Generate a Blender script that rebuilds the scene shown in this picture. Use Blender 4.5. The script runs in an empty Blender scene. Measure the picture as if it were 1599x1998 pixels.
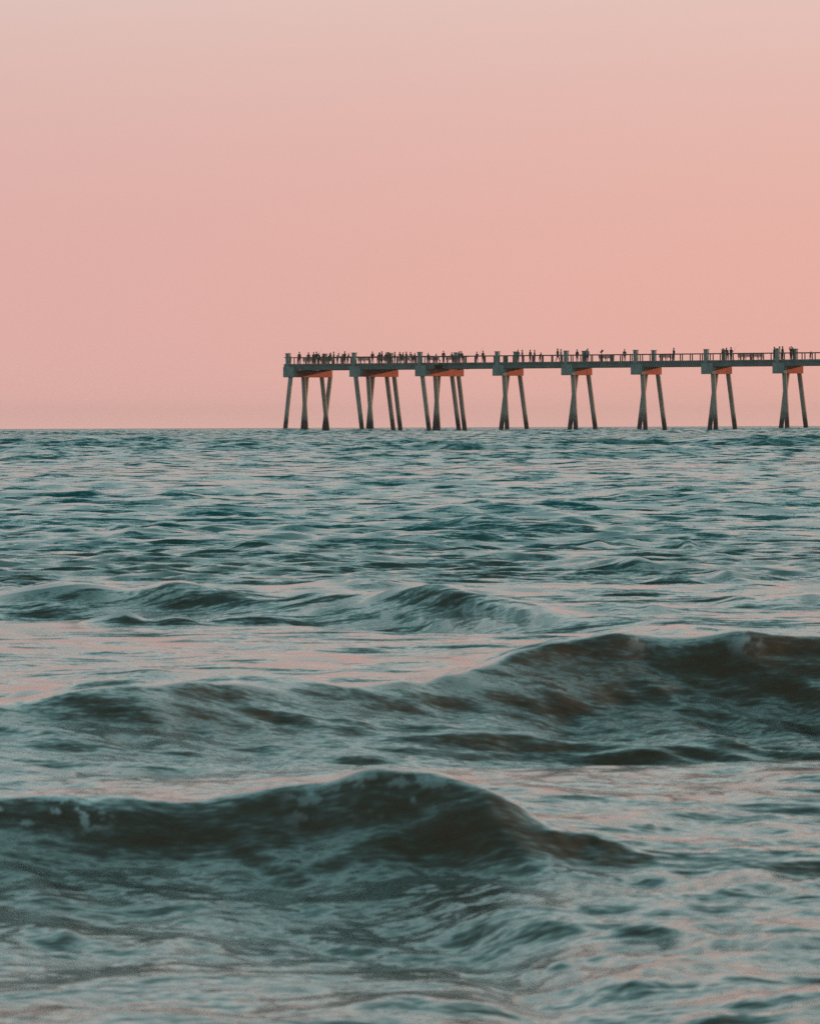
import bpy, bmesh, math, random
import numpy as np
from mathutils import Vector, Matrix

# ------------------------------------------------------------------ camera
R = math.radians
scene = bpy.context.scene
col = scene.collection
H = 1.10                      # eye height above the mean sea level
F = 13860.0                   # focal length in units of 1/1599 of the frame width
HOR = 831.0                   # eye level in the photograph at its centre column
ROLL = 0.0037
cam_d = bpy.data.cameras.new('camera')
cam = bpy.data.objects.new('camera', cam_d); col.objects.link(cam)
cam_d.sensor_fit = 'HORIZONTAL'; cam_d.sensor_width = 24.0
cam_d.lens = F / 1599.0 * 24.0
cam_d.clip_start = 0.5; cam_d.clip_end = 80000
PITCH = (999.0 - HOR) / F
cam.matrix_world = (Matrix.Translation((0, 0, H)) @ Matrix.Rotation(math.pi/2 - PITCH, 4, 'X')
                    @ Matrix.Rotation(-ROLL, 4, 'Z'))
cam_d.dof.use_dof = True
cam_d.dof.focus_distance = 900.0
cam_d.dof.aperture_fstop = 28.0
scene.camera = cam

# ------------------------------------------------------------------ sky, sun, exposure
SUN_AZ = R(80)               # to the right of the view direction (+Y)
SUN_EL = R(5.0)
world = bpy.data.worlds.new('World'); scene.world = world; world.use_nodes = True
nt = world.node_tree; nt.nodes.clear()
N = nt.nodes.new; L = nt.links.new

def lin(r, g, b, k=1.0):
    f = lambda c: ((c/255)/12.92 if c/255 <= 0.04045 else ((c/255+0.055)/1.055)**2.4) * k
    return (f(r), f(g), f(b), 1.0)

out = N('ShaderNodeOutputWorld'); bg = N('ShaderNodeBackground')
tc = N('ShaderNodeTexCoord'); sep = N('ShaderNodeSeparateXYZ'); L(tc.outputs['Generated'], sep.inputs[0])
mx = N('ShaderNodeMath'); mx.operation = 'MAXIMUM'; mx.inputs[1].default_value = 0.0
L(sep.outputs['Z'], mx.inputs[0])
sq = N('ShaderNodeMath'); sq.operation = 'SQRT'; L(mx.outputs[0], sq.inputs[0])
def ramp(stops):
    r = N('ShaderNodeValToRGB'); r.color_ramp.interpolation = 'B_SPLINE'
    e = r.color_ramp.elements
    e[0].position, e[0].color = stops[0]
    e[1].position, e[1].color = stops[-1]
    for p, c in stops[1:-1]:
        x = e.new(p); x.color = c
    return r
# position = sqrt(sin(elevation)); the frame ends at 0.245
cool = ramp([(0.0, lin(236, 186, 177)), (0.06, lin(226, 177, 170)), (0.16, lin(222, 174, 168)), (0.20, lin(222, 179, 172)),
             (0.245, lin(221, 190, 182)), (0.29, lin(226, 216, 209)), (0.39, lin(206, 228, 228)), (0.58, lin(126, 186, 190)), (0.76, lin(74, 116, 121)), (1.0, lin(46, 60, 64))])
warm = ramp([(0.0, lin(238, 184, 174)), (0.06, lin(232, 176, 165)), (0.14, lin(234, 176, 163)), (0.19, lin(231, 180, 169)),
             (0.245, lin(228, 191, 182)), (0.29, lin(231, 217, 208)), (0.39, lin(209, 228, 226)), (0.58, lin(128, 186, 189)), (0.76, lin(74, 116, 121)), (1.0, lin(46, 60, 64))])
L(sq.outputs[0], cool.inputs[0]); L(sq.outputs[0], warm.inputs[0])
# the warm side lies towards the sun's bearing
dot = N('ShaderNodeVectorMath'); dot.operation = 'DOT_PRODUCT'
L(tc.outputs['Generated'], dot.inputs[0]); dot.inputs[1].default_value = (math.sin(SUN_AZ), math.cos(SUN_AZ), 0)
mr = N('ShaderNodeMapRange'); mr.interpolation_type = 'SMOOTHSTEP'
L(dot.outputs['Value'], mr.inputs['Value'])
mr.inputs['From Min'].default_value = math.cos(SUN_AZ) - 0.10
mr.inputs['From Max'].default_value = math.cos(SUN_AZ) + 0.075
mixw = N('ShaderNodeMix'); mixw.data_type = 'RGBA'
L(mr.outputs[0], mixw.inputs['Factor']); L(cool.outputs[0], mixw.inputs['A']); L(warm.outputs[0], mixw.inputs['B'])
sky = N('ShaderNodeTexSky'); sky.sky_type = 'NISHITA'; sky.sun_disc = False
sky.sun_elevation = SUN_EL; sky.sun_rotation = SUN_AZ; sky.dust_density = 3.0; sky.ozone_density = 2.0
sc_ = N('ShaderNodeVectorMath'); sc_.operation = 'SCALE'; sc_.inputs['Scale'].default_value = 0.004
L(sky.outputs[0], sc_.inputs[0])
add = N('ShaderNodeVectorMath'); add.operation = 'ADD'
L(mixw.outputs['Result'], add.inputs[0]); L(sc_.outputs[0], add.inputs[1])
L(add.outputs[0], bg.inputs['Color']); bg.inputs['Strength'].default_value = 1.0
L(bg.outputs[0], out.inputs['Surface'])

sun_d = bpy.data.lights.new('sun', 'SUN'); sun_d.energy = 2.0; sun_d.angle = R(0.6); sun_d.color = (1.0, 0.50, 0.27)
sun = bpy.data.objects.new('sun', sun_d); col.objects.link(sun)
to_sun = Vector((math.sin(SUN_AZ)*math.cos(SUN_EL), math.cos(SUN_AZ)*math.cos(SUN_EL), math.sin(SUN_EL)))
sun.rotation_euler = to_sun.to_track_quat('Z', 'Y').to_euler()
sun.location = (400, 300, 200)

vs = scene.view_settings
vs.view_transform = 'Standard'; vs.look = 'None'; vs.exposure = 0.0; vs.gamma = 1.0; vs.use_curve_mapping = False
scene.cycles.use_denoising = False
scene.cycles.max_bounces = 6
scene.cycles.glossy_bounces = 3
scene.render.filter_size = 1.9

# ------------------------------------------------------------------ materials
def new_mat(name):
    m = bpy.data.materials.new(name); m.use_nodes = True
    t = m.node_tree
    return m, t, t.nodes['Principled BSDF']

def plain(name, c, rough=0.8, var=0.25, scale=1.5):
    m, t, b = new_mat(name)
    n = t.nodes.new('ShaderNodeTexNoise'); n.inputs['Scale'].default_value = scale; n.inputs['Detail'].default_value = 5
    tcn = t.nodes.new('ShaderNodeTexCoord'); t.links.new(tcn.outputs['Object'], n.inputs['Vector'])
    r = t.nodes.new('ShaderNodeValToRGB')
    r.color_ramp.elements[0].position = 0.3; r.color_ramp.elements[1].position = 0.7
    r.color_ramp.elements[0].color = tuple(x*(1-var) for x in c) + (1,)
    r.color_ramp.elements[1].color = tuple(min(1, x*(1+var)) for x in c) + (1,)
    t.links.new(n.outputs['Fac'], r.inputs[0]); t.links.new(r.outputs[0], b.inputs['Base Color'])
    b.inputs['Roughness'].default_value = rough
    return m

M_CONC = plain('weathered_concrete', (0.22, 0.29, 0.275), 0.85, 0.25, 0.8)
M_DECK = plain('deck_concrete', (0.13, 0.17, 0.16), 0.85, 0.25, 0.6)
M_CAP = plain('rust_red_cap', (0.40, 0.105, 0.055), 0.8, 0.25, 0.7)
M_RAIL = plain('rail_timber', (0.12, 0.085, 0.075), 0.8, 0.25, 2.0)
M_BENCH = plain('bench_timber', (0.13, 0.10, 0.11), 0.8, 0.25, 2.0)
M_SKIN = plain('skin', (0.30, 0.17, 0.12), 0.6, 0.1, 4)
M_HAIR = plain('hair', (0.03, 0.022, 0.018), 0.6, 0.2, 8)
M_TROUSER = plain('trousers', (0.035, 0.04, 0.055), 0.9, 0.2, 6)
M_ROD = plain('rod_black', (0.03, 0.03, 0.03), 0.5, 0.1, 6)
M_BIN = plain('bin_paint', (0.05, 0.10, 0.10), 0.6, 0.2, 3)

# shirt colour comes from each person's own object colour
M_SHIRT, t, b = new_mat('shirt')
oi = t.nodes.new('ShaderNodeObjectInfo'); t.links.new(oi.outputs['Color'], b.inputs['Base Color']); b.inputs['Roughness'].default_value = 0.9

# piles: grey-green concrete with a dark tide band of weed and mussels above the water
M_PILE, t, b = new_mat('pile_concrete')
g = t.nodes.new('ShaderNodeNewGeometry'); sp = t.nodes.new('ShaderNodeSeparateXYZ'); t.links.new(g.outputs['Position'], sp.inputs[0])
nz = t.nodes.new('ShaderNodeTexNoise'); nz.inputs['Scale'].default_value = 0.9; nz.inputs['Detail'].default_value = 4
t.links.new(g.outputs['Position'], nz.inputs['Vector'])
ad = t.nodes.new('ShaderNodeMath'); ad.operation = 'MULTIPLY_ADD'; ad.inputs[1].default_value = 1.6
t.links.new(nz.outputs['Fac'], ad.inputs[0]); t.links.new(sp.outputs['Z'], ad.inputs[2])
mp = t.nodes.new('ShaderNodeMapRange'); mp.inputs['From Min'].default_value = 2.4; mp.inputs['From Max'].default_value = 4.0
t.links.new(ad.outputs[0], mp.inputs['Value'])
mxn = t.nodes.new('ShaderNodeMix'); mxn.data_type = 'RGBA'
mxn.inputs['A'].default_value = (0.05, 0.06, 0.057, 1); mxn.inputs['B'].default_value = (0.48, 0.47, 0.43, 1)
t.links.new(mp.outputs[0], mxn.inputs['Factor']); 
nv = t.nodes.new('ShaderNodeTexNoise'); nv.inputs['Scale'].default_value = 0.35
t.links.new(g.outputs['Position'], nv.inputs['Vector'])
mlt = t.nodes.new('ShaderNodeMix'); mlt.data_type = 'RGBA'; mlt.blend_type = 'MULTIPLY'; mlt.inputs['Factor'].default_value = 0.6
t.links.new(mxn.outputs['Result'], mlt.inputs['A']); t.links.new(nv.outputs['Fac'], mlt.inputs['B'])
t.links.new(mlt.outputs['Result'], b.inputs['Base Color']); b.inputs['Roughness'].default_value = 0.85

# sea water
M_SEA, t, b = new_mat('sea_water')
g = t.nodes.new('ShaderNodeNewGeometry'); sp = t.nodes.new('ShaderNodeSeparateXYZ'); t.links.new(g.outputs['Position'], sp.inputs[0])
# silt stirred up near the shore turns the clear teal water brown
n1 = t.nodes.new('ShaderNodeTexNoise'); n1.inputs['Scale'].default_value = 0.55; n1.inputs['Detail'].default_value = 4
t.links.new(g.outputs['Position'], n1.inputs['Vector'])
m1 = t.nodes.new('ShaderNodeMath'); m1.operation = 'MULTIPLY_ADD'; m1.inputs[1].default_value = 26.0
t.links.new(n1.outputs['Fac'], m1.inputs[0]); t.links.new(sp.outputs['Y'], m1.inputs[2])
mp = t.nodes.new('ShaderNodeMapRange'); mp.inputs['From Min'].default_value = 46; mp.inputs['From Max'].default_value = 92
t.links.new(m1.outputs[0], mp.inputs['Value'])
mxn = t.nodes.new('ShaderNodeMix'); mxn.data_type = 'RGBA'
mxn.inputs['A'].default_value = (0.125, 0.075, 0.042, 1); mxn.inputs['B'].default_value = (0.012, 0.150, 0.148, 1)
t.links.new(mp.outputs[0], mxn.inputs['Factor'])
at = t.nodes.new('ShaderNodeAttribute'); at.attribute_name = 'foam'
fmx = t.nodes.new('ShaderNodeMix'); fmx.data_type = 'RGBA'; fmx.inputs['B'].default_value = (0.75, 0.76, 0.76, 1)
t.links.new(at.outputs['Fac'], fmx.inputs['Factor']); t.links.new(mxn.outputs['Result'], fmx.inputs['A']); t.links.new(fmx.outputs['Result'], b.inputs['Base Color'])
b.inputs['IOR'].default_value = 1.333
b.inputs['Roughness'].default_value = 0.12
# small ripples tilt the surface: slopes from stretched noise, added to the true normal
def slope_noise(scale, sx, sy, amp, detail, lo, hi, seedz, far_amp):
    mpn = t.nodes.new('ShaderNodeMapping'); mpn.inputs['Scale'].default_value = (sx, sy, 1); mpn.inputs['Location'].default_value = (0, 0, seedz)
    t.links.new(g.outputs['Position'], mpn.inputs['Vector'])
    n = t.nodes.new('ShaderNodeTexNoise'); n.inputs['Scale'].default_value = scale; n.inputs['Detail'].default_value = detail
    t.links.new(mpn.outputs[0], n.inputs['Vector'])
    s = t.nodes.new('ShaderNodeVectorMath'); s.operation = 'SUBTRACT'; s.inputs[1].default_value = (0.5, 0.5, 0.5)
    t.links.new(n.outputs['Color'], s.inputs[0])
    r = t.nodes.new('ShaderNodeMapRange'); r.inputs['From Min'].default_value = lo; r.inputs['From Max'].default_value = hi
    r.inputs['To Min'].default_value = amp; r.inputs['To Max'].default_value = far_amp
    t.links.new(sp.outputs['Y'], r.inputs['Value'])
    k = t.nodes.new('ShaderNodeVectorMath'); k.operation = 'SCALE'
    t.links.new(s.outputs[0], k.inputs[0]); t.links.new(r.outputs[0], k.inputs['Scale'])
    z0 = t.nodes.new('ShaderNodeVectorMath'); z0.operation = 'MULTIPLY'; z0.inputs[1].default_value = (0.6, 1.0, 0.0)
    t.links.new(k.outputs[0], z0.inputs[0])
    return z0
a1 = slope_noise(2.2, 0.55, 1.0, 0.60, 3, 22, 62, 0.0, 1.70)
a2 = slope_noise(13.0, 0.38, 1.0, 0.42, 4, 20, 60, 7.0, 1.0)
a3 = slope_noise(42.0, 0.55, 1.0, 0.42, 3, 20, 60, 3.0, 0.50)
s0 = t.nodes.new('ShaderNodeVectorMath'); s0.operation = 'ADD'; t.links.new(a1.outputs[0], s0.inputs[0]); t.links.new(a2.outputs[0], s0.inputs[1])
s1 = t.nodes.new('ShaderNodeVectorMath'); s1.operation = 'ADD'; t.links.new(s0.outputs[0], s1.inputs[0]); t.links.new(a3.outputs[0], s1.inputs[1])
# wind waves run ashore with their steeper side to the beach
bs = t.nodes.new('ShaderNodeMapRange'); bs.inputs['From Min'].default_value = 60; bs.inputs['From Max'].default_value = 500
bs.inputs['To Min'].default_value = 0.0; bs.inputs['To Max'].default_value = -0.10; t.links.new(sp.outputs['Y'], bs.inputs['Value'])
cb = t.nodes.new('ShaderNodeCombineXYZ'); t.links.new(bs.outputs[0], cb.inputs['Y'])
s15 = t.nodes.new('ShaderNodeVectorMath'); s15.operation = 'ADD'; t.links.new(s1.outputs[0], s15.inputs[0]); t.links.new(cb.outputs[0], s15.inputs[1])
s2 = t.nodes.new('ShaderNodeVectorMath'); s2.operation = 'ADD'; t.links.new(s15.outputs[0], s2.inputs[0]); t.links.new(g.outputs['Normal'], s2.inputs[1])
s3 = t.nodes.new('ShaderNodeVectorMath'); s3.operation = 'NORMALIZE'; t.links.new(s2.outputs[0], s3.inputs[0])
t.links.new(s3.outputs[0], b.inputs['Normal'])

# ------------------------------------------------------------------ helpers
def hor_y(px): return HOR + (799.5 - px) * ROLL
def px_to_x(px, d): return (px - 799.5) / F * d
def z_at(px, py, d): return H - (py - hor_y(px)) * d / F

def mesh_obj(name, me, mat=None, parent=None):
    o = bpy.data.objects.new(name, me); col.objects.link(o)
    if mat is not None and len(me.materials) == 0: me.materials.append(mat)
    if parent is not None: o.parent = parent
    return o

def tag(o, label=None, cat=None, group=None, kind=None):
    if label: o['label'] = label
    if cat: o['category'] = cat
    if group: o['group'] = group
    if kind: o['kind'] = kind
    return o

def empty(name, loc=(0, 0, 0), rz=0.0):
    o = bpy.data.objects.new(name, None); col.objects.link(o)
    o.location = loc; o.rotation_euler = (0, 0, rz); o.empty_display_size = 0.3
    return o

def bm_box(bm, x0, x1, y0, y1, z0, z1, bevel=0.0):
    r = bmesh.ops.create_cube(bm, size=1.0)
    vsn = r['verts']
    bmesh.ops.scale(bm, vec=(x1-x0, y1-y0, z1-z0), verts=vsn)
    bmesh.ops.translate(bm, vec=((x0+x1)/2, (y0+y1)/2, (z0+z1)/2), verts=vsn)
    if bevel > 0:
        es = list({e for v in vsn for e in v.link_edges})
        bmesh.ops.bevel(bm, geom=es, offset=bevel, segments=1, affect='EDGES')

def bm_mesh(name, build, mat, smooth=False):
    bm = bmesh.new(); build(bm)
    me = bpy.data.meshes.new(name); bm.to_mesh(me); bm.free()
    me.materials.append(mat)
    if smooth: me.shade_smooth()
    return me

def bm_tube(bm, pts, radii, n=8, cap=True):
    rings = []
    for i, p in enumerate(pts):
        p = Vector(p)
        d = (Vector(pts[min(i+1, len(pts)-1)]) - Vector(pts[max(i-1, 0)])).normalized()
        a = d.cross(Vector((0, 1, 0)) if abs(d.y) < 0.9 else Vector((1, 0, 0))).normalized(); c = d.cross(a)
        rings.append([bm.verts.new(p + radii[i]*(math.cos(q)*a + math.sin(q)*c)) for q in [(k+0.5)/n*2*math.pi for k in range(n)]])
    for r0, r1 in zip(rings, rings[1:]):
        for k in range(n):
            bm.faces.new((r0[k], r0[(k+1) % n], r1[(k+1) % n], r1[k]))
    if cap:
        bm.faces.new(rings[0][::-1]); bm.faces.new(rings[-1])

# ------------------------------------------------------------------ the sea
rng = np.random.default_rng(11)
def grid_rows():
    ys = list(np.arange(-60, -6, 3.0)) + list(np.arange(-6, 9, 0.5)) + list(np.arange(9, 12.2, 0.10))
    y = ys[-1]
    while y < 5000:
        px_step = y*y/(H*F)
        if 16.1 < y < 17.9 or 24.2 < y < 27.6: d = px_step*0.75
        elif y < 34: d = px_step*2.1
        elif y < 50: d = px_step*(2.0 + (0.38-2.0)*(y-34)/16)
        else: d = min(px_step*0.38, max(0.75, min(3.4, (y-300)*0.014)))
        if y > 1400: d = 3.4 + (y-1400)*0.07
        y += d; ys.append(y)
    return np.array(ys)
def grid_cols():
    core = np.linspace(-0.0625, 0.0625, 535)
    step = core[1]-core[0]; side = []; x = core[-1]
    while x < 5.0:
        step *= 1.13; x += step; side.append(x)
    side = np.array(side)
    return np.concatenate([-side[::-1], core, side])
YS = grid_rows(); AS = grid_cols()
NR, NC = len(YS), len(AS)
W = np.maximum(YS, 12.0)
GX = (AS[None, :] * W[:, None]).astype(np.float64)
GY = np.repeat(YS[:, None], NC, 1)
DY = np.gradient(YS)[:, None]
DX = np.gradient(AS)[None, :] * W[:, None]

def sstep(x, a, b):
    q = np.clip((x-a)/(b-a), 0, 1); return q*q*(3-2*q)

# lattice noise for streaks and lumps
PERM = rng.permutation(512)
GRAD = rng.uniform(-1, 1, 512)
def vnoise(x, y):
    xi = np.floor(x).astype(np.int64); yi = np.floor(y).astype(np.int64)
    fx = x-xi; fy = y-yi
    fx = fx*fx*fx*(fx*(fx*6-15)+10); fy = fy*fy*fy*(fy*(fy*6-15)+10)
    h = lambda i, j: GRAD[PERM[(PERM[i & 511] + j) & 511]]
    a, b_, c, d = h(xi, yi), h(xi+1, yi), h(xi, yi+1), h(xi+1, yi+1)
    return (a*(1-fx)+b_*fx)*(1-fy) + (c*(1-fx)+d*fx)*fy
def fbm(x, y, o=3):
    s = 0; a = 1.0
    for k in range(o):
        s = s + a*vnoise(x*2**k + 17.3*k, y*2**k + 5.1*k); a *= 0.5
    return s

# --- shore waves: crest lines with their distances, heights and steep fronts
def crest(pts, ds, dpx, lift=0.0):
    px = np.array([p[0] for p in pts], float); py = np.array([p[1] for p in pts], float)
    fine = np.linspace(px[0], px[-1], 260)
    pyf = np.interp(fine, px, py) - lift
    ker = np.hanning(13); ker /= ker.sum()
    pyf = np.convolve(np.pad(pyf, 6, 'edge'), ker, 'valid')
    d = np.interp(fine, dpx, ds)
    k2 = np.hanning(61); k2 /= k2.sum(); d = np.convolve(np.pad(d, 30, 'edge'), k2, 'valid')
    x = (fine-799.5)/F*d; z = H - (pyf - (HOR + (799.5-fine)*ROLL))*d/F
    return x, d, z
def shore_wave(X, Y, cr, Lf, Lb, dip, rib, power=1.9, ribf=3.0):
    x, d, z = cr
    yc = np.interp(X, x, d); zc = np.interp(X, x, z)
    Lfv = np.interp(X, x, Lf(np.linspace(0, 1, len(x))))
    wob = 0.06*fbm(X*1.7+3.1, X*0+0.5, 2)
    tt = Y - yc - wob
    s = np.maximum(-tt, 0)/Lfv
    s2 = np.sqrt(s*s+0.003)-math.sqrt(0.003)
    front = np.clip(1-s2, 0, 1)**power
    back = 1/(1+(np.maximum(tt, 0)/Lb)**2)
    Rr = np.where(tt < 0, front, back)
    # streaks drawn up the face, slanting
    st = fbm(X*ribf + tt*1.6 + 0.4*np.sin(tt*3), tt*0.9+11, 3)
    face = np.where(tt < 0, sstep(s, 0.05, 0.3)*(1-sstep(s, 0.9, 1.5)), 0)
    amp = np.clip(zc/0.22, 0.15, 1.2)
    return zc*Rr - dip*amp*np.exp(-((tt+Lfv*1.15)/(0.55*Lfv))**2) + rib*amp*st*face

CR_A = crest([(-900, 1585), (-400, 1560), (-120, 1572), (0, 1570), (100, 1566), (200, 1570), (300, 1576), (350, 1579), (400, 1573), (470, 1553),
              (550, 1540), (620, 1533), (680, 1512), (730, 1496), (780, 1507), (840, 1509), (900, 1520), (960, 1548), (1010, 1578),
              (1060, 1612), (1120, 1640), (1250, 1668), (1500, 1680), (2200, 1680)],
             [17.6, 17.5, 17.6, 17.2, 17.0], [-900, 0, 800, 1100, 2200], 13.0)
CR_B = crest([(-900, 1405), (-300, 1395), (0, 1380), (150, 1362), (300, 1344), (450, 1340), (600, 1345), (720, 1346), (830, 1332), (930, 1303),
              (1020, 1270), (1100, 1257), (1160, 1247), (1210, 1243), (1280, 1253), (1350, 1250), (1420, 1241), (1465, 1236), (1510, 1250), (1599, 1247),
              (1800, 1262), (2300, 1290)],
             [25.0, 25.2, 26.0, 27.2, 27.2], [-900, 0, 700, 1100, 2300])

CR_C = crest([(-900, 1190), (-300, 1172), (-50, 1168), (60, 1146), (150, 1133), (230, 1152), (285, 1150), (335, 1126), (400, 1146), (480, 1162), (560, 1176), (610, 1158),
              (700, 1168), (790, 1150), (850, 1140), (950, 1164), (1040, 1180), (1150, 1202), (1300, 1214), (1550, 1212), (2300, 1225)],
             [42.5, 43.5, 43.0, 41.0, 38.6, 38.2], [-900, 100, 350, 900, 1200, 2300])

# --- single wavelets (photo column, photo row of the crest, half width in columns, height, front length, slant)
WL = []
def wl(px, py, wpx, hgt, Lf, slant=0.0, z=0.1, k=0.5, kl=0.40):
    d = (H - z)*F/(py - hor_y(px))
    WL.append((px_to_x(px, d), d, wpx/F*d*1.15, hgt*k, Lf*kl, slant))
wl(440, 1172, 120, 0.10, 0.5, -0.3, k=0.6, kl=0.8); wl(260, 1180, 110, 0.10, 0.5, -0.3, k=0.6, kl=0.8)
wl(1230, 1165, 90, 0.12, 1.5, -0.45); wl(1330, 1200, 90, 0.10, 1.2, -0.6); wl(1545, 1150, 110, 0.15, 1.6, -0.3)
wl(460, 1060, 110, 0.20, 2.4, -0.75); wl(570, 1075, 110, 0.16, 2.2, -0.75); wl(690, 1128, 70, 0.12, 1.6, 0)
wl(1230, 1088, 120, 0.18, 2.3, -0.6); wl(1400, 1102, 90, 0.14, 1.8, -0.6); wl(1350, 1053, 50, 0.17, 2.2, -0.3)
wl(280, 1030, 70, 0.17, 2.5, 0); wl(1430, 974, 90, 0.22, 3.0, 0); wl(1080, 984, 130, 0.15, 2.6, 0); wl(940, 990, 90, 0.16, 3.0, 0.6)
wl(1220, 965, 70, 0.20, 3.4, 0); wl(980, 1015, 120, 0.16, 3.0, -1.2); wl(250, 903, 110, 0.30, 6, 0); wl(120, 925, 90, 0.26, 5, 0)
wl(450, 948, 70, 0.26, 4.5, 0); wl(780, 905, 60, 0.24, 5, 0); wl(310, 960, 90, 0.22, 4, -0.9); wl(1180, 1040, 60, 0.14, 2.2, 0)
wl(340, 1275, 120, 0.07, 0.9, -0.3); wl(120, 1110, 80, 0.10, 1.5, 0)
for k_ in range(9): wl(310+k_*23, 1333+3*(k_ % 3), 11, 0.07, 0.5, 0, 0.05)
# low lumps in the trough in front of wave B and right of wave A
wl(1290, 1410, 190, 0.10, 0.8, 0.0, 0.05); wl(140, 1405, 150, 0.10, 1.0, -0.8, 0.02); wl(330, 1440, 140, 0.07, 0.8, -0.8, 0.0); wl(480, 1415, 110, 0.06, 0.7, 0, 0.0)
wl(1265, 1610, 40, 0.035, 0.25, 0, 0.03); wl(1130, 1720, 50, 0.035, 0.25, 0, 0.0); wl(1340, 1830, 60, 0.03, 0.3, 0, 0.0)
wl(1090, 1862, 80, 0.03, 0.35, 0.6, 0.0); wl(1240, 1905, 60, 0.03, 0.35, 0.6, 0.0); wl(860, 1950, 140, 0.03, 0.4, 0.3, 0.0); wl(1480, 1940, 200, 0.05, 0.6, 0.2, 0.02)
wl(60, 1805, 90, 0.03, 0.4, 0, 0.0); wl(430, 1775, 80, 0.03, 0.4, -0.5, 0.0); wl(1480, 1545, 90, 0.025, 0.4, 0, 0.02); wl(1350, 1590, 120, 0.025, 0.4, -0.5, 0.02)

def wavelets(X, Y):
    Z = np.zeros_like(X)
    for (x0, y0, wx, a, Lf, sl) in WL:
        r0 = np.searchsorted(YS, y0-3*Lf-6*wx*0.3-2) if X.ndim == 2 and X.shape[0] == NR else 0
        r1 = np.searchsorted(YS, y0+6*Lf+2) if X.ndim == 2 and X.shape[0] == NR else X.shape[0]
        x = X[r0:r1] - x0; y = Y[r0:r1]
        env = np.exp(-(x/wx)**2)*np.clip(0.9 + 0.35*vnoise(x*2.2/wx+x0*3, y*0.5/Lf), 0.2, 1.3)
        tt = y - y0 - sl*x + 0.6*Lf*(x/wx)**2*0.25 + 0.25*Lf*vnoise(x*2.2/wx+x0, y*0+y0)
        s = np.maximum(-tt, 0)/Lf
        s2 = np.sqrt(s*s+0.02)-math.sqrt(0.02)
        Rr = np.where(tt < 0, np.clip(1-s2, 0, 1)**1.7, 1/(1+(np.maximum(tt, 0)/(1.6*Lf))**2))
        Z[r0:r1] += a*env*Rr
    return Z

# --- wind chop: a sum of trochoidal trains, faded where the grid could not carry them
NCMP = 110
LAM = np.exp(np.linspace(math.log(0.20), math.log(15.0), NCMP)) * rng.uniform(0.93, 1.07, NCMP)
SPREAD = np.where(LAM > 5, 0.30, 0.48)
TH = rng.normal(0, 1, NCMP)*SPREAD + 0.10
PH = rng.uniform(0, 2*math.pi, NCMP)
def chop(X, Y, dx, dy):
    Z = np.zeros_like(X); OX = np.zeros_like(X); OY = np.zeros_like(X)
    lam_pk = np.clip(0.0060*Y, 0.27, 2.4)              # ripples inshore, longer waves farther out
    near_calm = 0.34 + 0.66*sstep(Y, 22, 44)
    far_grow = 1.0 + 2.2*sstep(Y, 90, 400)
    for i in range(NCMP):
        k = 2*math.pi/LAM[i]; kx = k*math.sin(TH[i]); ky = -k*math.cos(TH[i])
        w = np.clip((2.8-np.maximum(np.abs(ky)*dy, abs(kx)*dx))/1.2, 0, 1)
        sl = 0.036*np.exp(-(np.log(LAM[i]/lam_pk)/0.80)**2) + 0.004*far_grow
        A = sl/k*w*near_calm
        ph = kx*X + ky*Y + PH[i]
        sn = np.sin(ph)
        Z += A*np.cos(ph); OX -= 0.75*A*(kx/k)*sn; OY -= 0.75*A*(ky/k)*sn
    # offshore swell
    for lam, th, ph_, a in ((19, 0.15, 0.3, 0.10), (24, -0.25, 2.0, 0.15), (31, 0.05, 4.0, 0.16), (41, 0.3, 1.0, 0.14)):
        k = 2*math.pi/lam
        A = a*sstep(Y, 130, 420)*np.clip((2.3-k*dy)/1.3, 0, 1)
        Z += A*np.cos(k*math.sin(th)*X - k*math.cos(th)*Y + ph_)
    # groups: patches of livelier and calmer water
    gp = 1.0 + 0.40*vnoise(X*0.16+40, Y*0.05)
    return Z*gp, OX*gp, OY*gp

def near_lumps(X, Y):
    m = 1-sstep(Y, 24, 34)
    m2 = (1-sstep(Y, 17.2, 19.5))*sstep(px_of(X, Y), 900, 1150)       # mush to the right of the front wave
    silk = 0.010*fbm(X*2.3, Y*1.3+9, 3)*(1-sstep(Y, 30, 45))
    return silk + m*0.006*fbm(X*6+Y*0.8, Y*2.6, 2) + m2*0.007*fbm(X*6, Y*5.2+3, 4)
def px_of(X, Y): return X/np.maximum(Y, 1)*F + 799.5

def big(X, Y):
    return (shore_wave(X, Y, CR_A, lambda q: 1.9+2.2*sstep(q, 0.57, 0.68), 1.2, 0.05, 0.020, 5.2, 3.6)
            + shore_wave(X, Y, CR_B, lambda q: 2.1+0*q, 1.5, 0.07, 0.034, 4.2, 2.6)
            + shore_wave(X, Y, CR_C, lambda q: 1.5+0*q, 1.4, 0.12, 0.045, 2.2, 1.5)
            + wavelets(X, Y) + near_lumps(X, Y))

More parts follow.
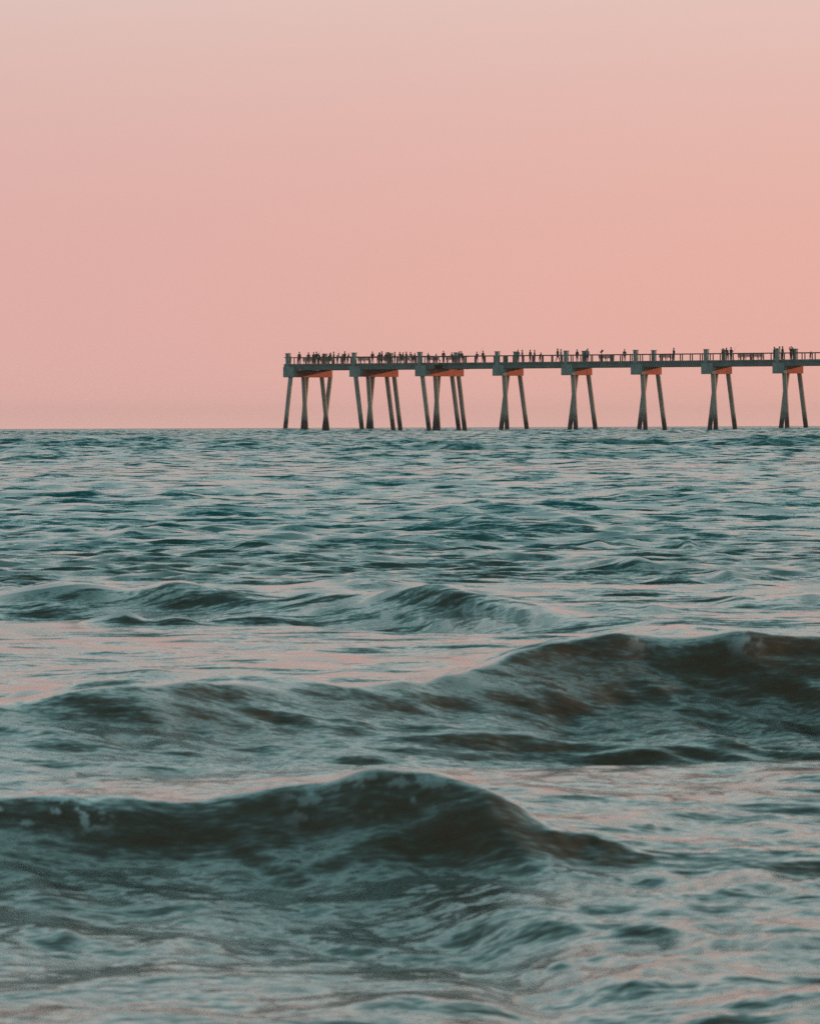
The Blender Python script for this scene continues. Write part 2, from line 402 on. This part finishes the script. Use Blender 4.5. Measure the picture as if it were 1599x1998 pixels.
CZ, CX, CY = chop(GX, GY, DX, DY)
PZ = CZ.copy()
PZ += big(GX, GY)
co = np.stack([GX+CX, GY+CY, PZ], -1).reshape(-1, 3).astype(np.float32)
idx = np.arange(NR*NC).reshape(NR, NC)
quads = np.stack([idx[:-1, :-1], idx[:-1, 1:], idx[1:, 1:], idx[1:, :-1]], -1).reshape(-1, 4).astype(np.int32)
me = bpy.data.meshes.new('sea')
me.vertices.add(len(co)); me.vertices.foreach_set('co', co.ravel())
me.loops.add(quads.size); me.loops.foreach_set('vertex_index', quads.ravel())
me.polygons.add(len(quads)); me.polygons.foreach_set('loop_start', np.arange(0, quads.size, 4, dtype=np.int32))
me.polygons.foreach_set('use_smooth', np.ones(len(quads), dtype=bool))
me.update(calc_edges=True)
def foam_mask(X, Y):
    m = np.zeros_like(X); P = px_of(X, Y)
    for cr, a, b_, depth, k in ((CR_A, -60, 215, 0.30, 1.0), (CR_A, 560, 960, 0.35, 0.40), (CR_B, 1230, 1285, 0.20, 0.55), (CR_B, 1430, 1485, 0.26, 0.75)):
        tt = Y - np.interp(X, cr[0], cr[1])
        e = sstep(P, a-25, a+25)*(1-sstep(P, b_-25, b_+15))*sstep(tt, -depth, -depth*0.3)*(1-sstep(tt, 0.02, 0.12))
        m = np.maximum(m, k*e)
    n_ = fbm(X*34+Y*9, Y*26, 3)*0.7 + 0.40*fbm(X*7, Y*6+30, 2)
    return m*sstep(n_, 0.15, 0.45)
fa = me.attributes.new('foam', 'FLOAT', 'POINT')
fm = np.zeros(GX.shape); rsel = (YS > 14) & (YS < 30)
fm[rsel] = foam_mask(GX[rsel], GY[rsel]); fa.data.foreach_set('value', fm.astype(np.float32).ravel())
sea = mesh_obj('sea', me, M_SEA)
tag(sea, 'teal green sea with choppy wavelets and two brown shore waves', None, None, 'structure')
print('sea quads', len(quads), NR, NC, flush=True)

# ------------------------------------------------------------------ the pier
D0 = 1100.0
TH_P = R(33.0)
U = Vector((math.cos(TH_P), -math.sin(TH_P), 0)); V = Vector((math.sin(TH_P), math.cos(TH_P), 0))
SPX = F/D0
HALF = 1.0                                            # half width of a cap along the pier
Z_DECK, Z_SOFF, Z_CAP, Z_RAIL, Z_POST = 10.92, 9.95, 8.82, 11.97, 12.50
corner = Vector((px_to_x(961, D0), D0, 0))
ORG = corner + U*HALF                                 # centre of the fourth bent's near end
def uv(u, v, z=0.0): return Vector((u, v, z))         # pier-local coordinates
def world_px(u, v):
    p = ORG + U*u + V*v
    return p.x/p.y*F + 799.5
def solve_u(px, v):
    u = 0.0
    for _ in range(20):
        u += (px - world_px(u, v))/(SPX*U.x)
    return u
DV = 2.5                                              # the end platform juts out this far towards the shore camera
SPAN = 12.5
bents = []
for px in (553, 682, 810):
    bents.append((solve_u(px, -DV) + HALF, -DV, 11.1, 'wide'))
for k in range(0, 8):
    bents.append((k*SPAN, 0.0, 6.0, 'narrow'))
pier = empty('fishing_pier', ORG, -TH_P)
tag(pier, 'long concrete fishing pier on splayed piles with rust red caps', 'pier')
u_end = bents[0][0]-HALF-0.02
u_step = bents[2][0]+HALF+1.2
u_max = bents[-1][0]+SPAN*0.5

# bents: cap > end blocks, piles
PILES = {0: [(15.5, 3.5), (40, 45), (46.5, 37.5), (75.5, 87), (92.5, 79)],
         1: [(12.5, 25.5), (37, 44), (46.5, 36), (73.5, 87), (88, 101)],
         2: [(14.5, 28), (40, 46), (47, 38), (73, 87), (86, 99)]}
PSTD = [(23, 29), (31, 16), (54, 69)]
def pile_mesh(top, bot):
    def f(bm):
        e = (bot-top).normalized()
        bm_tube(bm, [bot + e*3.0, bot, top], [0.36, 0.36, 0.36], 8)
    return bm_mesh('pile', f, M_PILE)
for bi, (bu, bv, bw, kind) in enumerate(bents):
    def fcap(bm): bm_box(bm, bu-HALF*0.97, bu+HALF*0.97, bv+1.02, bv+bw, Z_CAP+0.02, Z_SOFF-0.004, 0.03)
    cap = mesh_obj('bent_cap', bm_mesh('bent_cap', fcap, M_CAP), None, pier)
    def fend(bm): bm_box(bm, bu-HALF, bu+HALF, bv, bv+1.0, Z_CAP, Z_SOFF+0.55, 0.03)
    mesh_obj('end_block', bm_mesh('end_block', fend, M_CONC), None, cap)
    for (v0, mt) in ((bv+0.02, M_CONC), (bv+bw-0.62, M_CONC)):
        def fpost(bm):
            bm_box(bm, bu-0.55, bu+0.05, v0, v0+0.6, Z_SOFF+0.56 if v0 < bv+1 else Z_DECK+0.005, Z_POST, 0.04)
            bm_box(bm, bu-0.61, bu+0.11, v0-0.06, v0+0.66, Z_POST+0.003, Z_POST+0.12, 0.02)
        mesh_obj('parapet_post', bm_mesh('parapet_post', fpost, mt), None, cap)
    legs = PILES.get(bi, PSTD)
    for li, (pt, pb) in enumerate(legs):
        if len(legs) == 3: uo = (0.42, -0.42, 0.25)[li]
        else: uo = (0.0, 0.42, -0.42, 0.40, -0.40)[li]
        fpx = SPX*V.x
        vt = (pt - HALF*U.x*SPX - uo*U.x*SPX)/fpx + bv
        vb = (pb - HALF*U.x*SPX - uo*U.x*SPX)/fpx + bv
        mesh_obj('pile', pile_mesh(uv(bu+uo, vt, Z_CAP+0.35), uv(bu+uo, vb, 0.0)), None, cap)

# deck spans: slab with edge beams, one between each pair of bents
edges = [u_end] + [b_[0] for b_ in bents[1:3]] + [u_step] + [b_[0] for b_ in bents[4:]] + [u_max]
def deck_span(u0, u1, v0, v1):
    g_ = 0.012
    def f(bm):
        bm_box(bm, u0+g_, u1-g_, v0, v1, Z_DECK-0.30, Z_DECK, 0.02)
        for vv in (v0+0.08, (v0+v1)/2-0.25, v1-0.58):
            bm_box(bm, u0+g_, u1-g_, vv, vv+0.5, Z_SOFF, Z_DECK-0.303, 0.02)
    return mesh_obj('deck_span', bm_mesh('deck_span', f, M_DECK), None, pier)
EV = 0.22
spans = []
for u0, u1 in zip(edges, edges[1:]):
    if u1 <= u_step+0.01: spans.append(deck_span(u0, u1, -DV+EV, -DV+11.1-EV))
    else: spans.append(deck_span(u0, u1, EV, 6.0-EV))

# railings: a top rail with its posts
post_me = bm_mesh('rail_post', lambda bm: bm_box(bm, -0.065, 0.065, -0.065, 0.065, 0.004, Z_RAIL-Z_DECK-0.10, 0.0), M_RAIL)
def railing(a, b_, parent=pier):
    a = Vector(a); b_ = Vector(b_); d = b_-a; n = max(1, round(d.length/1.75))
    ang = math.atan2(d.y, d.x)
    def f(bm):
        bm_box(bm, 0, d.length, -0.10, 0.10, -0.10, 0.02, 0.01)
    o = mesh_obj('railing', bm_mesh('railing', f, M_RAIL), None, parent)
    o.location = (a.x, a.y, Z_RAIL); o.rotation_euler = (0, 0, ang)
    for k in range(n):
        p = mesh_obj('rail_post', post_me, None, o)
        p.location = ((k+0.5)*d.length/n, 0, Z_DECK-Z_RAIL)
    return o
rv = EV+0.12
for u0, u1 in zip(edges, edges[1:]):
    lo, hi = (-DV+rv, -DV+11.1-rv) if u1 <= u_step+0.01 else (rv, 6.0-rv)
    railing((u0+0.05, lo, 0), (u1-0.05, lo, 0)); railing((u0+0.05, hi, 0), (u1-0.05, hi, 0))
railing((u_end+0.15, -DV+rv+0.1, 0), (u_end+0.15, -DV+11.1-rv-0.1, 0))
railing((u_step-0.15, -DV+rv+0.1, 0), (u_step-0.15, rv-0.1, 0))
railing((u_step-0.15, 6.0-rv+0.1, 0), (u_step-0.15, -DV+11.1-rv-0.1, 0))

# ------------------------------------------------------------------ people
def skin_figure(name, joints, bones, mats_by):
    me = bpy.data.meshes.new(name+'_sk')
    names = list(joints)
    me.from_pydata([joints[n][0] for n in names], [(names.index(a), names.index(b_)) for a, b_ in bones], [])
    o = bpy.data.objects.new(name+'_sk', me); col.objects.link(o)
    md = o.modifiers.new('skin', 'SKIN'); md.use_smooth_shade = True
    sv = me.skin_vertices[0].data
    for i, n in enumerate(names):
        r = joints[n][1]; r = tuple(q*1.22 for q in r) if isinstance(r, tuple) else r*1.22; sv[i].radius = (r, r) if not isinstance(r, tuple) else r
        sv[i].use_root = (n == 'pelvis')
    sd = o.modifiers.new('sub', 'SUBSURF'); sd.levels = 1; sd.render_levels = 1
    bpy.context.view_layer.update()
    dg = bpy.context.evaluated_depsgraph_get()
    m2 = bpy.data.meshes.new_from_object(o.evaluated_get(dg)); m2.name = name
    bpy.data.objects.remove(o); bpy.data.meshes.remove(me)
    m2.materials.clear()
    for m in (M_SHIRT, M_TROUSER, M_SKIN): m2.materials.append(m)
    for p in m2.polygons:
        p.material_index = mats_by(p.center); p.use_smooth = True
    zmin = min(v.co.z for v in m2.vertices)
    for v in m2.vertices: v.co.z -= zmin
    return m2, -zmin

def figure(pose):
    J = {'pelvis': ((0, 0, 0.93), 0.135), 'waist': ((0, 0.0, 1.08), 0.125), 'chest': ((0, -0.02, 1.30), (0.165, 0.13)),
         'neckb': ((0, 0, 1.44), 0.075), 'neck': ((0, 0.01, 1.50), 0.052), 'jaw': ((0, 0.03, 1.57), 0.072), 'head': ((0, 0.015, 1.65), 0.092), 'crown': ((0, 0.0, 1.715), 0.062)}
    for s, sx in (('l', -1), ('r', 1)):
        J['hip'+s] = ((0.10*sx, 0, 0.86), 0.092); J['knee'+s] = ((0.11*sx, 0.015, 0.47), 0.062)
        J['ank'+s] = ((0.115*sx, -0.01, 0.09), 0.042); J['toe'+s] = ((0.125*sx, 0.16, 0.03), 0.035)
        J['sh'+s] = ((0.19*sx, 0, 1.39), 0.062); J['el'+s] = ((0.245*sx, -0.02, 1.12), 0.045)
        J['wr'+s] = ((0.25*sx, 0.06, 0.88), 0.032); J['ha'+s] = ((0.245*sx, 0.08, 0.79), 0.036)
    def setp(n, x=None, y=None, z=None):
        c, r = J[n]; J[n] = ((c[0] if x is None else x, c[1] if y is None else y, c[2] if z is None else z), r)
    if pose == 'lean':
        for n, dy, dz in (('waist', 0.06, 0), ('chest', 0.17, -0.05), ('neckb', 0.25, -0.09), ('neck', 0.28, -0.10), ('jaw', 0.33, -0.10), ('head', 0.33, -0.10), ('crown', 0.33, -0.10)):
            setp(n, y=J[n][0][1]+dy, z=J[n][0][2]+dz)
        for s, sx in (('l', -1), ('r', 1)):
            setp('sh'+s, y=0.21, z=1.31); setp('el'+s, x=0.27*sx, y=0.36, z=1.12); setp('wr'+s, x=0.14*sx, y=0.55, z=1.12); setp('ha'+s, x=0.07*sx, y=0.62, z=1.12)
    if pose == 'rod':
        for s, sx in (('l', -1), ('r', 1)):
            setp('el'+s, x=0.25*sx, y=0.08, z=1.13)
        setp('wrr', x=0.16, y=0.30, z=1.16); setp('har', x=0.10, y=0.37, z=1.18)
        setp('wrl', x=-0.08, y=0.32, z=1.03); setp('hal', x=0.0, y=0.36, z=1.05)
    if pose == 'walk':
        setp('kneel', y=0.14); setp('ankl', y=0.22, z=0.10); setp('toel', y=0.37, z=0.06)
        setp('kneer', y=-0.04); setp('ankr', y=-0.28, z=0.12); setp('toer', y=-0.13, z=0.03)
        setp('ell', y=-0.10); setp('wrl', y=-0.12, z=0.92); setp('hal', y=-0.10, z=0.84); setp('elr', y=0.06); setp('wrr', y=0.20, z=0.93); setp('har', y=0.24, z=0.85)
    if pose == 'raise':
        setp('elr', x=0.27, y=0.12, z=1.48); setp('wrr', x=0.17, y=0.22, z=1.66); setp('har', x=0.13, y=0.24, z=1.72)
    B = [('pelvis', 'waist'), ('waist', 'chest'), ('chest', 'neckb'), ('neckb', 'neck'), ('neck', 'jaw'), ('jaw', 'head'), ('head', 'crown')]
    for s in 'lr':
        B += [('pelvis', 'hip'+s), ('hip'+s, 'knee'+s), ('knee'+s, 'ank'+s), ('ank'+s, 'toe'+s), ('chest', 'sh'+s), ('sh'+s, 'el'+s), ('el'+s, 'wr'+s), ('wr'+s, 'ha'+s)]
    hz = J['neck'][0][2]
    hands = [Vector(J['hal'][0]), Vector(J['har'][0]), Vector(J['wrl'][0]), Vector(J['wrr'][0])]
    def mat_of(c):
        if c.z > hz-0.01 and abs(c.x) < 0.12: return 2
        if min((c-h_).length for h_ in hands) < 0.09: return 2
        return 1 if c.z < 0.95 and abs(c.x) < 0.22 else 0
    me, dz = skin_figure('person_'+pose, J, B, mat_of)
    hd = Vector(J['head'][0]) + Vector((0, 0, dz))
    def fh(bm):
        r = bmesh.ops.create_icosphere(bm, subdivisions=2, radius=1.0)
        for v in r['verts']:
            c = v.co.copy()
            v.co = hd + Vector((c.x*0.108, c.y*0.122-0.02, c.z*0.115+0.035 if c.z > 0 else c.z*(0.11 if c.y < 0 else 0.02)+0.035))
    hair = bm_mesh('hair', fh, M_HAIR, True)
    hand = Vector(J['har'][0]) + Vector((0, 0, dz))
    return me, hair, hand
FIG = {p: figure(p) for p in ('stand', 'lean', 'rod', 'walk', 'raise')}

SHIRTS = {'black': (0.02, 0.02, 0.022), 'charcoal': (0.045, 0.045, 0.05), 'navy': (0.02, 0.03, 0.07), 'dark green': (0.02, 0.05, 0.035), 'maroon': (0.08, 0.02, 0.022),
          'brown': (0.07, 0.045, 0.03), 'pale blue': (0.22, 0.32, 0.38), 'white': (0.55, 0.55, 0.55), 'teal': (0.05, 0.17, 0.17), 'olive': (0.07, 0.075, 0.03), 'grey': (0.15, 0.15, 0.155)}
# column in the photo, pose, shirt, height factor, rail side (n near, f far, m middle)
PEOPLE = [(554, 'lean', 'charcoal', 1.00, 'n'), (561, 'stand', 'brown', 1.03, 'm'), (567, 'lean', 'olive', 0.96, 'f'), (585, 'stand', 'maroon', 1.04, 'n'), (595, 'lean', 'olive', 1.0, 'f'),
          (613, 'stand', 'charcoal', 1.0, 'n'), (618.5, 'rod', 'black', 1.07, 'm'), (625, 'lean', 'dark green', 0.95, 'n'), (642, 'lean', 'maroon', 0.98, 'f'), (646, 'walk', 'brown', 0.97, 'm'), (652, 'stand', 'teal', 1.02, 'n'),
          (659, 'lean', 'pale blue', 1.02, 'f'), (667, 'lean', 'charcoal', 0.92, 'm'), (673.5, 'rod', 'maroon', 1.04, 'n'), (679, 'lean', 'grey', 0.98, 'f'),
          (727.5, 'stand', 'brown', 1.0, 'n'), (738, 'lean', 'charcoal', 1.0, 'f'), (742, 'walk', 'black', 0.96, 'm'), (746, 'stand', 'olive', 1.01, 'n'), (752, 'lean', 'dark green', 1.02, 'm'), (757, 'stand', 'black', 1.0, 'f'),
          (762, 'lean', 'olive', 0.99, 'n'), (771, 'stand', 'brown', 0.98, 'm'), (783, 'lean', 'charcoal', 1.0, 'n'), (787, 'walk', 'black', 0.97, 'f'), (793.5, 'stand', 'dark green', 0.99, 'm'), (804, 'lean', 'grey', 0.98, 'n'), (808, 'lean', 'olive', 0.95, 'f'),
          (838, 'lean', 'charcoal', 0.88, 'm'), (850, 'lean', 'brown', 0.88, 'f'), (866, 'stand', 'maroon', 0.99, 'n'), (884, 'lean', 'dark green', 0.90, 'm'), (897, 'stand', 'teal', 0.99, 'm'), (903, 'lean', 'charcoal', 1.0, 'n'),
          (931, 'rod', 'grey', 0.94, 'f'), (943, 'stand', 'olive', 0.99, 'n'), (1011, 'stand', 'teal', 1.03, 'n'), (1019.5, 'stand', 'grey', 1.05, 'f'), (1035, 'stand', 'dark green', 1.03, 'n'), (1043.5, 'stand', 'charcoal', 1.02, 'm'),
          (1054, 'lean', 'navy', 0.88, 'f'), (1088.5, 'walk', 'dark green', 1.10, 'n'), (1095, 'stand', 'white', 1.06, 'm'), (1126.5, 'stand', 'maroon', 1.02, 'n'),
          (1142, 'lean', 'navy', 1.03, 'm'), (1147, 'stand', 'pale blue', 1.07, 'n'), (1219, 'stand', 'olive', 0.99, 'n'), (1315, 'stand', 'maroon', 1.05, 'n'),
          (1411, 'stand', 'maroon', 1.0, 'm'), (1420, 'lean', 'dark green', 1.08, 'n'), (1426.5, 'rod', 'black', 1.08, 'm'), (1511, 'stand', 'charcoal', 1.05, 'n'),
          (1521, 'stand', 'grey', 1.08, 'n'), (1527, 'stand', 'olive', 1.10, 'm'), (1543.5, 'raise', 'charcoal', 1.08, 'n'), (1549, 'lean', 'dark green', 1.06, 'm'), (1581, 'lean', 'brown', 0.72, 'f')]
ORD = ['first', 'second', 'third', 'fourth', 'fifth', 'sixth', 'seventh', 'eighth', 'ninth', 'tenth', 'eleventh', 'twelfth', 'thirteenth', 'fourteenth', 'fifteenth', 'sixteenth']
BPX = [553, 682, 810, 961, 1096, 1231, 1366, 1502]
POSE_W = {'stand': 'standing', 'lean': 'leaning forward', 'rod': 'with fishing rod', 'walk': 'walking', 'raise': 'raising one arm'}
random.seed(5)
def local_to_world(p): return ORG + U*p.x + V*p.y + Vector((0, 0, p.z))
count = {}
for px, pose, shirt, hf, side in PEOPLE:
    b_ = sum(1 for q in BPX if q <= px) - 1
    count[b_] = count.get(b_, 0) + 1
    wide = px < 905
    lo, hi = (-DV+rv, -DV+11.1-rv) if wide else (rv, 6.0-rv)
    reach = 0.62 if pose == 'lean' else 0.45
    v = {'n': lo+reach, 'f': hi-reach, 'm': (lo+hi)/2 + random.uniform(-1.2, 1.2)}[side]
    if pose == 'lean' and side == 'm': v = lo+reach if random.random() < 0.5 else hi-reach
    u = solve_u(px, v)
    u = max(u, u_end+0.75)
    me, hair, hand = FIG[pose]
    o = mesh_obj('person', me)
    wp = local_to_world(uv(u, v, Z_DECK+0.002))
    face = (math.pi if v < (lo+hi)/2 else 0.0)         # towards the nearer rail
    if pose in ('walk',): face = random.choice((-1, 1))*math.pi/2
    elif pose != 'lean' and pose != 'rod': face += random.uniform(-1.3, 1.3)
    elif pose == 'rod': face += random.uniform(-0.3, 0.3)
    o.location = wp; o.rotation_euler = (0, 0, face - TH_P); o.scale = (hf*1.04, hf*1.04, hf*1.04)
    c = SHIRTS[shirt]; o.color = (*c, 1)
    mesh_obj('hair', hair, None, o)
    n_ = count[b_]
    total = sum(1 for q in PEOPLE if sum(1 for w_ in BPX if w_ <= q[0]) - 1 == b_)
    nth = 'only one' if total == 1 else ORD[n_-1]+' from left'
    rel = ('between %s and %s bents' % (ORD[b_], ORD[b_+1])) if b_ < 7 else 'right of eighth bent'
    tag(o, '%s-topped person %s, %s %s' % (shirt.replace(' ', '-'), POSE_W[pose], nth, rel), 'person', 'people along the pier deck')
    if pose == 'rod':
        def frod(bm): bm_tube(bm, [(0, -0.35, -0.28), (0, 0.0, 0.0), (0, 0.75, 0.62), (0, 1.35, 1.02), (0, 1.9, 1.25)], [0.018, 0.016, 0.012, 0.009, 0.006], 6)
        r_ = mesh_obj('fishing_rod', bm_mesh('fishing_rod', frod, M_ROD))
        r_.rotation_euler = o.rotation_euler
        rot = Matrix.Rotation(face-TH_P, 3, 'Z')
        r_.location = wp + rot @ (hand*hf*1.04)
        tag(r_, 'thin fishing rod held by person in %s %s' % (shirt, rel), 'fishing rod', 'fishing rods over the rail')

# ------------------------------------------------------------------ benches, bins and the small post
def bench(px, length, label):
    u = solve_u(px, 1.4)
    o = empty('bench', local_to_world(uv(u, 1.4, Z_DECK+0.002)), -TH_P)
    hl = length/2
    for k in range(3):
        mesh_obj('seat_plank', bm_mesh('seat_plank', lambda bm: bm_box(bm, -hl, hl, -0.20+k*0.16, -0.06+k*0.16, 0.42, 0.46, 0.006), M_BENCH), None, o)
    for k in range(3):
        mesh_obj('back_plank', bm_mesh('back_plank', lambda bm: bm_box(bm, -hl, hl, -0.31, -0.27, 0.50+k*0.17, 0.645+k*0.17, 0.006), M_BENCH), None, o)
    for s in (-hl+0.15, 0.0, hl-0.15):
        def fl(bm):
            bm_box(bm, s-0.04, s+0.04, -0.265, -0.21, 0.0, 0.98, 0.004)
            bm_box(bm, s-0.04, s+0.04, 0.18, 0.26, 0.0, 0.418, 0.004)
            bm_box(bm, s-0.04, s+0.04, -0.208, 0.178, 0.34, 0.418, 0.004)
        mesh_obj('leg_frame', bm_mesh('leg_frame', fl, M_BENCH), None, o)
    tag(o, label, 'bench', 'benches on the pier')
bench(1300, 2.2, 'dark plank bench behind the rail between the sixth and seventh bents')
bench(1454, 2.3, 'dark plank bench, left one of two between seventh and eighth bents')
bench(1479, 2.0, 'dark plank bench, right one of two between seventh and eighth bents')
for px, w_, lb in ((605, 2.2, 'leftmost of two between first and second bents'), (640, 2.2, 'right one of two between first and second bents'),
                   (712, 2.2, 'leftmost of three between second and third bents'), (755, 2.4, 'middle one of three between second and third bents'), (790, 2.4, 'rightmost of three between second and third bents'),
                   (847, 2.4, 'leftmost of two between third and fourth bents'), (885, 2.4, 'right one of two between third and fourth bents')):
    bench(px, w_, 'dark plank bench, ' + lb)
bench(1183, 2.4, 'dark plank bench between the fifth and sixth bents')

def bin_(px, v, label):
    u = solve_u(px, v)
    o = empty('litter_bin', local_to_world(uv(u, v, Z_DECK+0.002)), -TH_P)
    mesh_obj('barrel', bm_mesh('barrel', lambda bm: bm_tube(bm, [(0, 0, 0), (0, 0, 0.05), (0, 0, 0.45), (0, 0, 0.82), (0, 0, 0.86)], [0.25, 0.28, 0.31, 0.31, 0.29], 16), M_BIN, False), None, o)
    mesh_obj('lid', bm_mesh('lid', lambda bm: bm_tube(bm, [(0, 0, 0.865), (0, 0, 0.90), (0, 0, 1.0), (0, 0, 1.04)], [0.33, 0.33, 0.20, 0.05], 16), M_BIN, False), None, o)
    tag(o, label, 'litter bin', 'litter bins on the pier')
bin_(1195, 4.6, 'dark teal litter bin beside the bench between fifth and sixth bents')
bin_(988, 1.0, 'dark teal litter bin above the fourth bent')

u = solve_u(1172, rv)
o = empty('view_post', local_to_world(uv(u, rv+0.30, Z_DECK+0.002)), -TH_P)
mesh_obj('pole', bm_mesh('pole', lambda bm: bm_tube(bm, [(0, 0, 0), (0, 0, 0.06), (0, 0, 0.065), (0, 0, 1.35)], [0.16, 0.16, 0.07, 0.055], 10), M_RAIL), None, o)
mesh_obj('head', bm_mesh('head', lambda bm: bm_tube(bm, [(-0.20, 0, 1.30), (-0.16, 0, 1.36), (0.02, 0, 1.48), (0.20, 0, 1.66), (0.25, 0, 1.72)], [0.05, 0.12, 0.15, 0.17, 0.11], 10), M_RAIL), None, o)
tag(o, 'short dark post with a tilted rounded head above the rail', 'post')

# ------------------------------------------------------------------ the thin sea haze
hz_me = bm_mesh('haze', lambda bm: bm_box(bm, -27000, 27000, -400, 5400, -2.2, 14.5), M_PILE)
hz_me.materials.clear()
M_HAZE = bpy.data.materials.new('haze'); M_HAZE.use_nodes = True
t = M_HAZE.node_tree; t.nodes.clear()
ho = t.nodes.new('ShaderNodeOutputMaterial'); pv = t.nodes.new('ShaderNodeVolumePrincipled')
pv.inputs['Color'].default_value = (0.95, 0.93, 0.92, 1); pv.inputs['Density'].default_value = 0.00006; pv.inputs['Anisotropy'].default_value = 0.2
t.links.new(pv.outputs[0], ho.inputs['Volume'])
hz_me.materials.append(M_HAZE)
tag(mesh_obj('haze', hz_me), 'thin pale sea haze over the water', 'haze', None, 'stuff')
